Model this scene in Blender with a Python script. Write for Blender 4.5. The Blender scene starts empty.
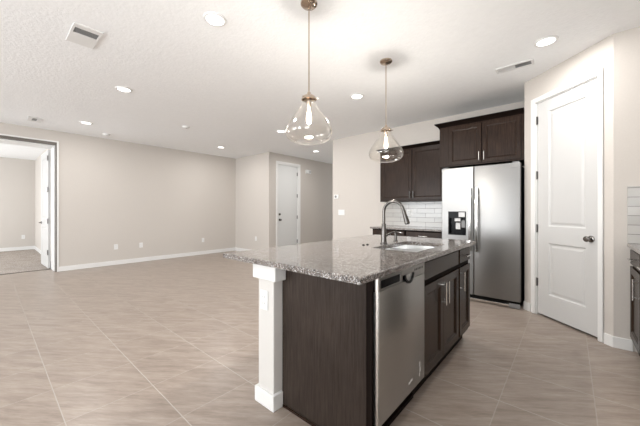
import bpy, bmesh, math, random
from mathutils import Vector, Matrix

random.seed(4)
S = bpy.context.scene
COL = S.collection
PI = math.pi

# ------------------------------------------------------------------ camera
cam_data = bpy.data.cameras.new('camera')
cam_data.sensor_width = 36.0
cam_data.lens = 289.0 / 640.0 * 36.0
cam_data.shift_y = -2.5 / 640.0
cam_data.clip_start = 0.05
cam = bpy.data.objects.new('camera', cam_data)
COL.objects.link(cam)
cam.location = (0, 0, 1.195)
cam.rotation_euler = (PI / 2, 0, math.atan2(250, 289))
S.camera = cam

# ------------------------------------------------------------------ world, daylight, exposure
S.view_settings.view_transform = 'Standard'
S.view_settings.look = 'None'
S.view_settings.gamma = 1.0
S.view_settings.exposure = 0.68
w = bpy.data.worlds.new('world'); S.world = w; w.use_nodes = True
w.node_tree.nodes['Background'].inputs[0].default_value = (0.98, 0.985, 1.0, 1)
w.node_tree.nodes['Background'].inputs[1].default_value = 1.3

def window_light(name, loc, rot, sx, sy, power, col=(0.93, 0.967, 1.0)):
    l = bpy.data.lights.new(name, 'AREA'); l.shape = 'RECTANGLE'
    l.size = sx; l.size_y = sy; l.energy = power; l.color = col
    o = bpy.data.objects.new(name, l); COL.objects.link(o)
    o.location = loc; o.rotation_euler = rot
    return o
CEIL = 2.743
UP = math.radians(50)   # unseen window lights are tilted well upwards to brighten the ceiling
CANW = 9.5   # watts of each recessed light
window_light('daylight_patio_door', (-5.6, -6.14, 1.3), (PI / 2 + UP, 0, 0), 3.4, 2.2, 195)
window_light('daylight_window', (-1.8, -6.14, 1.3), (PI / 2 + UP, 0, 0), 1.5, 2.0, 140)
window_light('daylight_side_window', (1.00, -2.0, 1.35), (PI / 2 + UP, 0, PI / 2), 2.6, 1.8, 90)
window_light('daylight_bedroom_window', (-10.2, -2.95, 1.4), (PI / 2, 0, 0), 2.6, 1.8, 105)
window_light('hall_fill_light', (-5.0, 8.95, 1.5), (-PI / 2, 0, 0), 1.2, 1.6, 7)  # added fill to brighten the hallway; the end wall has no window

# ------------------------------------------------------------------ materials
def new_mat(name):
    m = bpy.data.materials.new(name); m.use_nodes = True
    nt = m.node_tree
    return m, nt, nt.nodes['Principled BSDF']

def plain(name, col, rough=0.5, metal=0.0, spec=0.5, emit=None, es=0):
    m, nt, b = new_mat(name)
    b.inputs['Base Color'].default_value = (*col, 1)
    b.inputs['Roughness'].default_value = rough
    b.inputs['Metallic'].default_value = metal
    b.inputs['Specular IOR Level'].default_value = spec
    if emit:
        b.inputs['Emission Color'].default_value = (*emit, 1)
        b.inputs['Emission Strength'].default_value = es
    return m

def coords(nt, scale=(1, 1, 1), rot=(0, 0, 0)):
    g = nt.nodes.new('ShaderNodeNewGeometry')
    mp = nt.nodes.new('ShaderNodeMapping')
    mp.inputs['Scale'].default_value = scale
    mp.inputs['Rotation'].default_value = rot
    nt.links.new(g.outputs['Position'], mp.inputs['Vector'])
    return mp.outputs['Vector']

def noise(nt, vec, scale, detail=4, rough=0.5, dist=0.0):
    n = nt.nodes.new('ShaderNodeTexNoise')
    n.inputs['Scale'].default_value = scale
    n.inputs['Detail'].default_value = detail
    n.inputs['Roughness'].default_value = rough
    n.inputs['Distortion'].default_value = dist
    nt.links.new(vec, n.inputs['Vector'])
    return n.outputs['Fac']

def ramp(nt, fac, stops):
    r = nt.nodes.new('ShaderNodeValToRGB')
    e = r.color_ramp.elements
    while len(e) < len(stops): e.new(0.5)
    for i, (p, c) in enumerate(stops):
        e[i].position = p; e[i].color = (*c, 1)
    nt.links.new(fac, r.inputs['Fac'])
    return r.outputs['Color']

def mixc(nt, fac, a, b, mode='MIX'):
    m = nt.nodes.new('ShaderNodeMix'); m.data_type = 'RGBA'; m.blend_type = mode
    for sock, v in ((m.inputs['Factor'], fac), (m.inputs[6], a), (m.inputs[7], b)):
        if isinstance(v, (int, float)): sock.default_value = v
        elif isinstance(v, tuple): sock.default_value = (*v, 1)
        else: nt.links.new(v, sock)
    return m.outputs[2]

def bump(nt, b, h, strength, dist=0.002):
    n = nt.nodes.new('ShaderNodeBump')
    n.inputs['Strength'].default_value = strength
    n.inputs['Distance'].default_value = dist
    nt.links.new(h, n.inputs['Height'])
    nt.links.new(n.outputs['Normal'], b.inputs['Normal'])

def mmath(nt, op, a, b=None, c=None):
    m = nt.nodes.new('ShaderNodeMath'); m.operation = op
    for i, v in enumerate((a, b, c)):
        if v is None: continue
        if isinstance(v, (int, float)): m.inputs[i].default_value = v
        else: nt.links.new(v, m.inputs[i])
    return m.outputs[0]

def painted(name, col, scale=90, strength=0.25, rough=0.7, spec=0.3):
    m, nt, b = new_mat(name)
    v = coords(nt)
    n = noise(nt, v, scale, 3, 0.6)
    c = ramp(nt, noise(nt, v, scale * 0.6, 4), [(0.3, tuple(x * 0.97 for x in col)), (0.7, col)])
    nt.links.new(c, b.inputs['Base Color'])
    b.inputs['Roughness'].default_value = rough
    b.inputs['Specular IOR Level'].default_value = spec
    bump(nt, b, n, strength, 0.002 if strength < 0.9 else 0.003)
    return m

def tile_floor():
    m, nt, b = new_mat('floor_tile')
    g = nt.nodes.new('ShaderNodeNewGeometry')
    sep = nt.nodes.new('ShaderNodeSeparateXYZ')
    nt.links.new(g.outputs['Position'], sep.inputs[0])
    P = 0.4545
    def axis(sock, off):
        u = mmath(nt, 'DIVIDE', mmath(nt, 'SUBTRACT', sock, off), P)
        fl = mmath(nt, 'FLOOR', u)
        fr = mmath(nt, 'SUBTRACT', u, fl)
        d = mmath(nt, 'MINIMUM', fr, mmath(nt, 'SUBTRACT', 1.0, fr))
        return fl, mmath(nt, 'MULTIPLY', d, P)
    ix, dx = axis(sep.outputs['X'], -0.338 - 20 * P)
    iy, dy = axis(sep.outputs['Y'], 0.292 - 20 * P)
    def line(d, w0, w1):
        mr = nt.nodes.new('ShaderNodeMapRange')
        mr.inputs['From Min'].default_value = w0; mr.inputs['From Max'].default_value = w1
        mr.inputs['To Min'].default_value = 1; mr.inputs['To Max'].default_value = 0
        nt.links.new(d, mr.inputs['Value'])
        return mr.outputs[0]
    gro = mmath(nt, 'MAXIMUM', mmath(nt, 'MULTIPLY', line(dx, 0.002, 0.0035), 0.5), line(dy, 0.002, 0.0035))
    # one random offset per tile shifts the veining so that it breaks at the joints
    cmb = nt.nodes.new('ShaderNodeCombineXYZ')
    nt.links.new(ix, cmb.inputs[0]); nt.links.new(iy, cmb.inputs[1])
    wn = nt.nodes.new('ShaderNodeTexWhiteNoise'); wn.noise_dimensions = '3D'
    nt.links.new(cmb.outputs[0], wn.inputs['Vector'])
    va = nt.nodes.new('ShaderNodeVectorMath'); va.operation = 'MULTIPLY_ADD'
    nt.links.new(wn.outputs['Color'], va.inputs[0])
    va.inputs[1].default_value = (3, 3, 3)
    nt.links.new(g.outputs['Position'], va.inputs[2])
    mr_ = nt.nodes.new('ShaderNodeMapping')
    mr_.inputs['Rotation'].default_value = (0, 0, math.radians(-36))
    nt.links.new(va.outputs[0], mr_.inputs['Vector'])
    mp = nt.nodes.new('ShaderNodeMapping')
    mp.inputs['Scale'].default_value = (0.8, 6.0, 1)
    nt.links.new(mr_.outputs[0], mp.inputs['Vector'])
    n1 = noise(nt, mp.outputs[0], 3.4, 5, 0.62, 0.0)
    n2 = noise(nt, mp.outputs[0], 13, 4, 0.65, 0.8)
    c = ramp(nt, n1, [(0.28, (0.250, 0.200, 0.166)), (0.5, (0.320, 0.263, 0.222)), (0.72, (0.385, 0.325, 0.280))])
    c2 = ramp(nt, n2, [(0.34, (0.86, 0.85, 0.84)), (0.66, (1.06, 1.06, 1.06))])
    c = mixc(nt, 1.0, c, c2, 'MULTIPLY')
    c = mixc(nt, gro, c, (0.43, 0.39, 0.35))
    nt.links.new(c, b.inputs['Base Color'])
    r = mmath(nt, 'MULTIPLY_ADD', n1, 0.02, 0.31)
    r = mmath(nt, 'MAXIMUM', r, mmath(nt, 'MULTIPLY', gro, 0.8))
    nt.links.new(r, b.inputs['Roughness'])
    b.inputs['Specular IOR Level'].default_value = 0.38
    h = mmath(nt, 'SUBTRACT', 0.5, gro)
    bump(nt, b, h, 0.5, 0.0015)
    return m

def carpet_mat():
    m, nt, b = new_mat('carpet')
    v = coords(nt)
    c = ramp(nt, noise(nt, v, 60, 6, 0.7), [(0.35, (0.27, 0.23, 0.20)), (0.65, (0.55, 0.49, 0.44))])
    c2 = ramp(nt, noise(nt, v, 4, 4), [(0.3, (0.85, 0.85, 0.85)), (0.7, (1.05, 1.05, 1.05))])
    nt.links.new(mixc(nt, 1.0, c, c2, 'MULTIPLY'), b.inputs['Base Color'])
    b.inputs['Roughness'].default_value = 0.95
    b.inputs['Specular IOR Level'].default_value = 0.1
    bump(nt, b, noise(nt, v, 160, 3), 0.9, 0.01)
    return m

def granite_mat():
    m, nt, b = new_mat('speckled_granite')
    v = coords(nt)
    vo = nt.nodes.new('ShaderNodeTexVoronoi'); vo.inputs['Scale'].default_value = 320
    nt.links.new(v, vo.inputs['Vector'])
    sepc = nt.nodes.new('ShaderNodeSeparateColor'); nt.links.new(vo.outputs['Color'], sepc.inputs[0])
    grains = ramp(nt, sepc.outputs[0], [(0.0, (0.015, 0.015, 0.018)), (0.14, (0.12, 0.112, 0.105)),
                                       (0.36, (0.20, 0.168, 0.145)), (0.64, (0.26, 0.235, 0.215)), (0.86, (0.62, 0.62, 0.62))])
    grains.node.color_ramp.interpolation = 'CONSTANT'
    big = ramp(nt, noise(nt, v, 28, 5, 0.65), [(0.38, (0.6, 0.58, 0.57)), (0.6, (1.0, 0.99, 0.98))])
    nt.links.new(mixc(nt, 1.0, grains, big, 'MULTIPLY'), b.inputs['Base Color'])
    b.inputs['Roughness'].default_value = 0.09
    b.inputs['Specular IOR Level'].default_value = 0.5
    return m

def wood_mat(name, dark, light, rough=0.33, axis='Z', spec=0.5):
    m, nt, b = new_mat(name)
    sc = {'Z': (1, 1, 0.05), 'X': (0.05, 1, 1), 'Y': (1, 0.05, 1)}[axis]
    v = coords(nt, sc)
    n = noise(nt, v, 95, 6, 0.7, 0.3)
    n2 = noise(nt, coords(nt), 3.0, 4, 0.5, 0.4)
    c = ramp(nt, n, [(0.32, dark), (0.68, light)])
    c = mixc(nt, 1.0, c, ramp(nt, n2, [(0.3, (0.8, 0.78, 0.78)), (0.7, (1.12, 1.1, 1.1))]), 'MULTIPLY')
    nt.links.new(c, b.inputs['Base Color'])
    b.inputs['Roughness'].default_value = rough
    b.inputs['Specular IOR Level'].default_value = spec
    bump(nt, b, n, 0.12, 0.001)
    return m

def steel_mat(name, col=(0.62, 0.61, 0.59), rough=0.27, axis='X', streak=True):
    m, nt, b = new_mat(name)
    b.inputs['Metallic'].default_value = 1.0
    if streak:
        sc = (0.02, 1, 1) if axis == 'X' else ((1, 0.02, 1) if axis == 'Y' else (1, 1, 0.02))
        n = noise(nt, coords(nt, sc), 500, 2, 0.6)
        c = ramp(nt, n, [(0.3, tuple(x * 0.93 for x in col)), (0.7, col)])
        nt.links.new(c, b.inputs['Base Color'])
        nt.links.new(mmath(nt, 'MULTIPLY_ADD', n, 0.12, rough - 0.06), b.inputs['Roughness'])
        # slow panel waviness, as sheet steel has
        bump(nt, b, noise(nt, coords(nt, (1, 1, 0.25)), 2.0, 0), 0.06, 0.02)
    else:
        b.inputs['Base Color'].default_value = (*col, 1)
        b.inputs['Roughness'].default_value = rough
    return m

def subway_mat(name, horiz, u0):
    m, nt, b = new_mat(name)
    g = nt.nodes.new('ShaderNodeNewGeometry')
    sep = nt.nodes.new('ShaderNodeSeparateXYZ'); nt.links.new(g.outputs['Position'], sep.inputs[0])
    cmb = nt.nodes.new('ShaderNodeCombineXYZ')
    nt.links.new(mmath(nt, 'SUBTRACT', sep.outputs[horiz], u0), cmb.inputs[0])
    nt.links.new(mmath(nt, 'SUBTRACT', sep.outputs['Z'], 0.914), cmb.inputs[1])
    br = nt.nodes.new('ShaderNodeTexBrick')
    br.inputs['Scale'].default_value = 1.0
    br.inputs['Brick Width'].default_value = 0.305
    br.inputs['Row Height'].default_value = 0.0790
    br.inputs['Mortar Size'].default_value = 0.0026
    br.inputs['Mortar Smooth'].default_value = 0.1
    br.inputs['Color1'].default_value = (0.47, 0.455, 0.43, 1)
    br.inputs['Color2'].default_value = (0.40, 0.388, 0.367, 1)
    br.inputs['Mortar'].default_value = (0.19, 0.184, 0.175, 1)
    nt.links.new(cmb.outputs[0], br.inputs['Vector'])
    nt.links.new(br.outputs['Color'], b.inputs['Base Color'])
    b.inputs['Roughness'].default_value = 0.15
    bump(nt, b, mmath(nt, 'SUBTRACT', 1.0, br.outputs['Fac']), 0.6, 0.002)
    return m

M = {}
M['ceiling'] = painted('ceiling_texture', (0.90, 0.91, 0.915), 38, 1.0, 0.9, 0.1)
M['wall'] = painted('greige_wall', (0.570, 0.532, 0.492), 120, 0.15, 0.8, 0.15)
M['trim'] = plain('white_trim', (0.74, 0.735, 0.72), 0.35)
M['door'] = plain('white_door', (0.56, 0.555, 0.545), 0.4)
M['entry_door'] = plain('pale_grey_door', (0.68, 0.685, 0.675), 0.4)
M['tile'] = tile_floor()
M['carpet'] = carpet_mat()
M['granite'] = granite_mat()
M['wood'] = wood_mat('espresso_wood', (0.013, 0.0070, 0.0043), (0.036, 0.0205, 0.0130), 0.27, 'Z', 0.16)
M['wood_in'] = wood_mat('espresso_wood_shaded', (0.005, 0.003, 0.0022), (0.010, 0.006, 0.0045), 0.6, 'Z', 0.06)  # darker copy of the wood; bodies carry the door-gap shade in their colour
M['panel_wood'] = wood_mat('espresso_veneer', (0.019, 0.0135, 0.0105), (0.048, 0.036, 0.029), 0.42, 'Z', 0.14)
M['steel'] = steel_mat('brushed_steel', (0.28, 0.277, 0.272), 0.40)
M['steel_dw'] = steel_mat('brushed_steel_dishwasher', (0.44, 0.435, 0.42), 0.34, 'Y')
M['handle'] = steel_mat('satin_nickel', (0.70, 0.68, 0.65), 0.22, 'Z', False)
M['nickel'] = steel_mat('polished_nickel', (0.52, 0.43, 0.35), 0.15, 'Z', False)
M['faucet'] = steel_mat('brushed_nickel_faucet', (0.12, 0.112, 0.105), 0.26, 'Z', False)
M['sink'] = steel_mat('sink_steel', (0.66, 0.66, 0.65), 0.28, 'Y', False)
M['black'] = plain('black_plastic', (0.004, 0.004, 0.0045), 0.22, spec=0.1)
M['blackmat'] = plain('black_rubber', (0.006, 0.0055, 0.005), 0.6, spec=0.15)
M['grey'] = plain('grey_plastic', (0.20, 0.20, 0.20), 0.4)
M['ltgrey'] = plain('pale_grey_plastic', (0.55, 0.55, 0.55), 0.4)
M['white'] = plain('white_plastic', (0.74, 0.74, 0.73), 0.35)
M['dark_strip'] = plain('gap_shade_and_threshold', (0.13, 0.115, 0.10), 0.5)  # dark brown stands in for the shadow gap; also colours the thresholds
M['hinge'] = steel_mat('hinge_metal', (0.16, 0.155, 0.15), 0.35, 'Z', False)
M['knob'] = steel_mat('dark_nickel', (0.20, 0.19, 0.18), 0.2, 'Z', False)
M['vent_dark'] = plain('vent_shadow', (0.28, 0.28, 0.275), 0.7)  # flat sheet colour standing in for the shade inside the vents
M['subway_x'] = subway_mat('subway_tile_back', 'X', -2.65)
M['subway_r'] = subway_mat('subway_tile_right', 'X', 0.37)
M['lamp'] = plain('lit_diffuser', (0.9, 0.9, 0.9), 0.4, emit=(1, 0.98, 0.95), es=3.0)
M['bulb'] = plain('lit_bulb', (0.9, 0.8, 0.7), 0.2, emit=(1, 0.80, 0.58), es=3.0)
def glass_mat():
    # thin clear glass: passes light straight through, reflects more towards its rim
    m = bpy.data.materials.new('clear_glass'); m.use_nodes = True
    nt = m.node_tree; nt.nodes.clear()
    out = nt.nodes.new('ShaderNodeOutputMaterial')
    tr = nt.nodes.new('ShaderNodeBsdfTransparent'); tr.inputs[0].default_value = (0.985, 0.98, 0.97, 1)
    gl = nt.nodes.new('ShaderNodeBsdfGlossy'); gl.inputs['Roughness'].default_value = 0.03; gl.inputs['Color'].default_value = (1, 0.99, 0.97, 1)
    lw = nt.nodes.new('ShaderNodeLayerWeight'); lw.inputs['Blend'].default_value = 0.5
    fac = mmath(nt, 'MULTIPLY_ADD', mmath(nt, 'POWER', lw.outputs['Facing'], 3.5), 0.75, 0.045)
    mx = nt.nodes.new('ShaderNodeMixShader')
    nt.links.new(fac, mx.inputs[0]); nt.links.new(tr.outputs[0], mx.inputs[1]); nt.links.new(gl.outputs[0], mx.inputs[2])
    nt.links.new(mx.outputs[0], out.inputs[0])
    return m
M['glass'] = glass_mat()

# ------------------------------------------------------------------ helpers
XF = {}
def mw(o):
    return XF.get(o.name, Matrix.Identity(4)) if o else Matrix.Identity(4)

class MB:
    def __init__(s): s.bm = bmesh.new()
    def box(s, x0, x1, y0, y1, z0, z1, bev=0.0, seg=1, T=None):
        r = bmesh.ops.create_cube(s.bm, size=1)
        vs = r['verts']
        for v in vs:
            v.co = Vector((x0 + (v.co.x + .5) * (x1 - x0), y0 + (v.co.y + .5) * (y1 - y0), z0 + (v.co.z + .5) * (z1 - z0)))
        if bev:
            es = list({e for v in vs for e in v.link_edges})
            rb = bmesh.ops.bevel(s.bm, geom=es, offset=bev, segments=seg, affect='EDGES', profile=0.5)
            vs = list({v for f in rb['faces'] for v in f.verts} | {v for v in vs if v.is_valid})
        if T:
            for v in vs: v.co = Vector(T(*v.co))
        return s
    def poly(s, pts, faces):
        vs = [s.bm.verts.new(p) for p in pts]
        for f in faces: s.bm.faces.new([vs[i] for i in f])
        return s
    def prism(s, outline, T, w0, w1):
        a = [s.bm.verts.new(T(u, v, w0)) for u, v in outline]
        b = [s.bm.verts.new(T(u, v, w1)) for u, v in outline]
        n = len(a)
        s.bm.faces.new(a); s.bm.faces.new(b[::-1])
        for i in range(n): s.bm.faces.new([a[i], b[i], b[(i + 1) % n], a[(i + 1) % n]])
        return s
    def lathe(s, prof, c, seg=32, axis='Z', close=False):
        rings = []
        def pt(r, h, a):
            u, v = r * math.cos(a), r * math.sin(a)
            if axis == 'Z': return (c[0] + u, c[1] + v, c[2] + h)
            if axis == 'Y': return (c[0] + u, c[1] + h, c[2] + v)
            return (c[0] + h, c[1] + u, c[2] + v)
        for r, h in prof:
            if r < 1e-6: rings.append([s.bm.verts.new(pt(0, h, 0))])
            else: rings.append([s.bm.verts.new(pt(r, h, 2 * PI * k / seg)) for k in range(seg)])
        pairs = list(zip(rings, rings[1:]))
        if close: pairs.append((rings[-1], rings[0]))
        for a, b in pairs:
            if len(a) == 1 and len(b) == 1: continue
            for k in range(seg):
                k2 = (k + 1) % seg
                if len(a) == 1: s.bm.faces.new([a[0], b[k], b[k2]])
                elif len(b) == 1: s.bm.faces.new([a[k], b[0], a[k2]])
                else: s.bm.faces.new([a[k], b[k], b[k2], a[k2]])
        return s
    def tube(s, pts, r, seg=12, cap=True):
        pts = [Vector(p) for p in pts]
        rad = r if isinstance(r, (list, tuple)) else [r] * len(pts)
        up = None; rings = []
        for i, p in enumerate(pts):
            t = (pts[min(i + 1, len(pts) - 1)] - pts[max(i - 1, 0)]).normalized()
            if up is None: up = Vector((0, 0, 1)) if abs(t.z) < 0.9 else Vector((1, 0, 0))
            a = t.cross(up).normalized(); up = a.cross(t).normalized()
            rings.append([s.bm.verts.new(p + rad[i] * (math.cos(2 * PI * k / seg) * a + math.sin(2 * PI * k / seg) * up)) for k in range(seg)])
        for a, b in zip(rings, rings[1:]):
            for k in range(seg): s.bm.faces.new([a[k], a[(k + 1) % seg], b[(k + 1) % seg], b[k]])
        if cap: s.bm.faces.new(rings[0][::-1]); s.bm.faces.new(rings[-1])
        return s
    def panel(s, T, u0, u1, v0, v1, t, panels, rings):
        """slab from w=0 to w=t whose front carries moulded panels; rings = [(inset, w offset)...]"""
        P = lambda u, v, w: s.bm.verts.new(T(u, v, w))
        def quad(a0, a1, b0, b1, w=t): s.bm.faces.new([P(a0, b0, w), P(a1, b0, w), P(a1, b1, w), P(a0, b1, w)])
        quad(u0, u1, v0, v1, 0)
        for (a, b) in (((u0, v0), (u1, v0)), ((u1, v0), (u1, v1)), ((u1, v1), (u0, v1)), ((u0, v1), (u0, v0))):
            s.bm.faces.new([P(a[0], a[1], 0), P(b[0], b[1], 0), P(b[0], b[1], t), P(a[0], a[1], t)])
        pl, prr = panels[0][0], panels[0][1]
        quad(u0, pl, v0, v1); quad(prr, u1, v0, v1)
        ys = [v0]
        for p in sorted(panels, key=lambda q: q[2]): ys += [p[2], p[3]]
        ys.append(v1)
        for i in range(0, len(ys), 2): quad(pl, prr, ys[i], ys[i + 1])
        for (a0, a1, b0, b1) in panels:
            prev = (0, 0)
            for (ins, dw) in rings:
                i0, w0 = prev
                o = [(a0 + i0, b0 + i0), (a1 - i0, b0 + i0), (a1 - i0, b1 - i0), (a0 + i0, b1 - i0)]
                n = [(a0 + ins, b0 + ins), (a1 - ins, b0 + ins), (a1 - ins, b1 - ins), (a0 + ins, b1 - ins)]
                for k in range(4):
                    k2 = (k + 1) % 4
                    s.bm.faces.new([P(*o[k], t + w0), P(*o[k2], t + w0), P(*n[k2], t + dw), P(*n[k], t + dw)])
                prev = (ins, dw)
            i0, w0 = prev
            quad(a0 + i0, a1 - i0, b0 + i0, b1 - i0, t + w0)
        return s
    def build(s, name, mat, parent=None, smooth=False, local=False):
        bmesh.ops.remove_doubles(s.bm, verts=s.bm.verts, dist=1e-6)
        bmesh.ops.recalc_face_normals(s.bm, faces=s.bm.faces)
        if parent is not None and not local:
            s.bm.transform(mw(parent).inverted())
        me = bpy.data.meshes.new(name); s.bm.to_mesh(me); s.bm.free()
        me.materials.append(mat)
        if smooth:
            for p in me.polygons: p.use_smooth = True
            try: me.set_sharp_from_angle(angle=math.radians(38))
            except Exception: pass
        o = bpy.data.objects.new(name, me); COL.objects.link(o)
        if parent is not None:
            o.parent = parent; XF[o.name] = mw(parent)
        return o

def tag(o, label=None, cat=None, group=None, kind=None):
    if label: o['label'] = label
    if cat: o['category'] = cat
    if group: o['group'] = group
    if kind: o['kind'] = kind
    return o
def thing(name, label, cat, loc=(0, 0, 0), rz=0, group=None, kind=None):
    o = bpy.data.objects.new(name, None); COL.objects.link(o)
    o.location = loc; o.rotation_euler = (0, 0, rz); o.empty_display_size = 0.1
    XF[o.name] = Matrix.Translation(loc) @ Matrix.Rotation(rz, 4, 'Z')
    return tag(o, label, cat, group, kind)
def struct(name, mb, mat, label=None):
    o = mb.build(name, mat); o['kind'] = 'structure'
    if label: o['label'] = label
    return o
def dup(root, loc, rz=None, label=None):
    r = root.copy(); COL.objects.link(r); r.location = loc
    if rz is not None: r.rotation_euler = (0, 0, rz)
    if label: r['label'] = label
    for ch in list(root.children):
        c = ch.copy(); COL.objects.link(c); c.parent = r
        for g in ch.children:
            d = g.copy(); COL.objects.link(d); d.parent = c
    return r

# ------------------------------------------------------------------ room shell
WL = -7.56          # face of the long left wall
BX = -12.46         # bedroom far wall
KY = 4.98           # kitchen wall face
struct('floor', MB().box(-8.0, 1.15, -6.3, 9.2, -0.1, 0), M['tile'])
struct('floor', MB().box(-12.6, -8.004, -3.3, 1.15, -0.1, 0.006), M['carpet'])
struct('ceiling', MB().box(-12.6, 1.15, -6.3, 9.2, CEIL, CEIL + 0.1), M['ceiling'])
OPT = 2.52          # top of the bedroom opening
b = MB()
b.box(WL - 0.44, WL, 0.905, 4.88 + 0.12, 0, CEIL)
b.box(WL - 0.44, WL, -6.2, -1.1, 0, CEIL)
b.box(WL - 0.44, WL, -1.1, 0.905, OPT, CEIL)
struct('wall_left', b, M['wall'])
struct('wall_far_left', MB().box(WL, -6.0, 4.88, 5.0, 0, CEIL), M['wall'])
b = MB()
b.box(-6.12, -6.0, 5.0, 5.17, 0, CEIL); b.box(-6.12, -6.0, 5.99, 9.1, 0, CEIL); b.box(-6.12, -6.0, 5.17, 5.99, 2.49, CEIL)
struct('wall_entry', b, M['wall'])
struct('wall_hall_end', MB().box(-6.12, -3.82, 9.1, 9.2, 0, CEIL), M['wall'])
b = MB(); b.box(-3.94, -0.30, KY, KY + 0.12, 0, CEIL); b.box(-3.94, -3.82, KY + 0.12, 9.1, 0, CEIL)
struct('wall_kitchen', b, M['wall'])
# pantry: side wall, diagonal wall with its opening, return wall, range wall
PA = Vector((-0.418, 4.279, 0)); PB = Vector((0.288, 3.597, 0))
pdir = (PB - PA).normalized(); pn = Vector((-pdir.y, pdir.x, 0))  # pn points away from the room
if pn.y < 0: pn = -pn
PLEN = (PB - PA).length
def PT(u, v, w):   # u along wall, v height, w towards the room
    p = PA + pdir * u - pn * w
    return (p.x, p.y, v)
def pbox(mb, u0, u1, v0, v1, w0, w1, bev=0.0):
    return mb.box(u0, u1, v0, v1, w0, w1, bev, T=PT)
b = MB(); b.box(-0.418, -0.30, 4.36, KY, 0, CEIL); struct('wall_pantry_side', b, M['wall'])
b = MB()
DU0, DU1, DTOP = 0.158, 0.868, 2.44
b.prism([(0, 0), (DU0, 0), (DU0, 0.12), (-0.0, 0.12)], lambda u, v, w: PT(u, w, -v), 0, CEIL)
b.prism([(DU1, 0), (PLEN, 0), (PLEN, 0.12), (DU1, 0.12)], lambda u, v, w: PT(u, w, -v), 0, CEIL)
b.prism([(DU0, 0), (DU1, 0), (DU1, 0.12), (DU0, 0.12)], lambda u, v, w: PT(u, w, -v), DTOP, CEIL)
b.box(-0.418, -0.335, 4.279, 4.36, 0, CEIL)
struct('wall_pantry', b, M['wall'])
struct('wall_return', MB().box(0.288, 1.15, 3.597, 3.72, 0, CEIL), M['wall'])
struct('wall_pantry_back', MB().box(1.05, 1.15, 3.72, 5.1, 0, CEIL).box(-0.30, 1.05, 4.98, 5.1, 0, CEIL), M['wall'])
# side and back walls behind the camera with their window openings
b = MB()
b.box(1.05, 1.15, -0.7, 3.597, 0, CEIL); b.box(1.05, 1.15, -6.2, -3.3, 0, CEIL)
b.box(1.05, 1.15, -3.3, -0.7, 0, 0.4); b.box(1.05, 1.15, -3.3, -0.7, 2.3, CEIL)
struct('wall_right', b, M['wall'])
b = MB()
b.box(-12.6, -11.5, -3.3, -3.2, 0, CEIL); b.box(-8.9, -8.0, -3.3, -3.2, 0, CEIL)
b.box(-11.5, -8.9, -3.3, -3.2, 0, 0.5); b.box(-11.5, -8.9, -3.3, -3.2, 2.3, CEIL)
struct('wall_bedroom_back', b, M['wall'])
b = MB()
b.box(-8.0, -7.3, -6.3, -6.2, 0, CEIL); b.box(-3.9, -2.55, -6.3, -6.2, 0, CEIL); b.box(-1.05, 1.15, -6.3, -6.2, 0, CEIL)
b.box(-7.3, -3.9, -6.3, -6.2, 2.4, CEIL); b.box(-2.55, -1.05, -6.3, -6.2, 2.4, CEIL); b.box(-2.55, -1.05, -6.3, -6.2, 0, 0.25)
struct('wall_back', b, M['wall'])
b = MB(); b.box(BX - 0.1, BX, -3.2, 1.1, 0, CEIL); struct('wall_bedroom_far', b, M['wall'])
b = MB(); b.box(BX, -8.0, 0.99, 1.1, 0, CEIL); struct('wall_bedroom_side', b, M['wall'])

# baseboards
def board(name, mb): return struct(name, mb, M['trim'])
BH, BT = 0.095, 0.014
b = MB(); b.box(WL, WL + BT, 0.934, 4.88, 0, BH, 0.003); board('baseboard_left', b)
b = MB(); b.box(WL + BT, -6.0, 4.88 - BT, 4.88, 0, BH, 0.003); board('baseboard_far_left', b)
b = MB(); b.box(-6.0, -6.0 + BT, 6.06, 9.1, 0, BH, 0.003); b.box(-6.0, -6.0 + BT, 4.88, 5.1, 0, BH, 0.003); board('baseboard_entry', b)
b = MB(); b.box(-3.94, -2.62, KY - BT, KY, 0, BH, 0.003); board('baseboard_kitchen', b)
b = MB(); b.box(BX, BX + BT, -3.2, 0.99, 0.006, 0.11, 0.003); b.box(BX + BT, -9.2, 0.99 - BT, 0.99, 0.006, 0.11, 0.003); board('baseboard_bedroom', b)
b = MB(); pbox(b, 0.0, DU0 - 0.062, 0, BH, 0, BT); pbox(b, DU1 + 0.045, PLEN + 0.004, 0, BH, 0, BT); board('baseboard_pantry', b)
b = MB(); b.box(0.283, 0.404, 3.597 - BT, 3.597, 0, BH, 0.003); board('baseboard_return', b)
# window frames behind the camera
def window_frame(name, x0, x1, z0, z1, y=-3.25, mull=()):
    b = MB()
    for a in (x0, x1 - 0.05): b.box(a, a + 0.05, y - 0.03, y + 0.03, z0, z1)
    for a in (z0, z1 - 0.05): b.box(x0 + 0.05, x1 - 0.05, y - 0.03, y + 0.03, a, a + 0.05)
    for a in mull: b.box(a - 0.03, a + 0.03, y - 0.02, y + 0.02, z0 + 0.05, z1 - 0.05)
    struct(name, b, M['trim'])
window_frame('window_1', -7.3, -3.9, 0.0, 2.4, -6.25, mull=(-5.6,))
window_frame('window_2', -2.55, -1.05, 0.25, 2.4, -6.25)
window_frame('window_3', -11.5, -8.9, 0.5, 2.3, mull=(-10.2,))
b = MB()
for a in (-3.3, -0.75): b.box(1.07, 1.13, a, a + 0.05, 0.4, 2.3)
for a in (0.4, 2.25): b.box(1.07, 1.13, -3.25, -0.75, a, a + 0.05)
struct('window_4', b, M['trim'])

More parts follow.
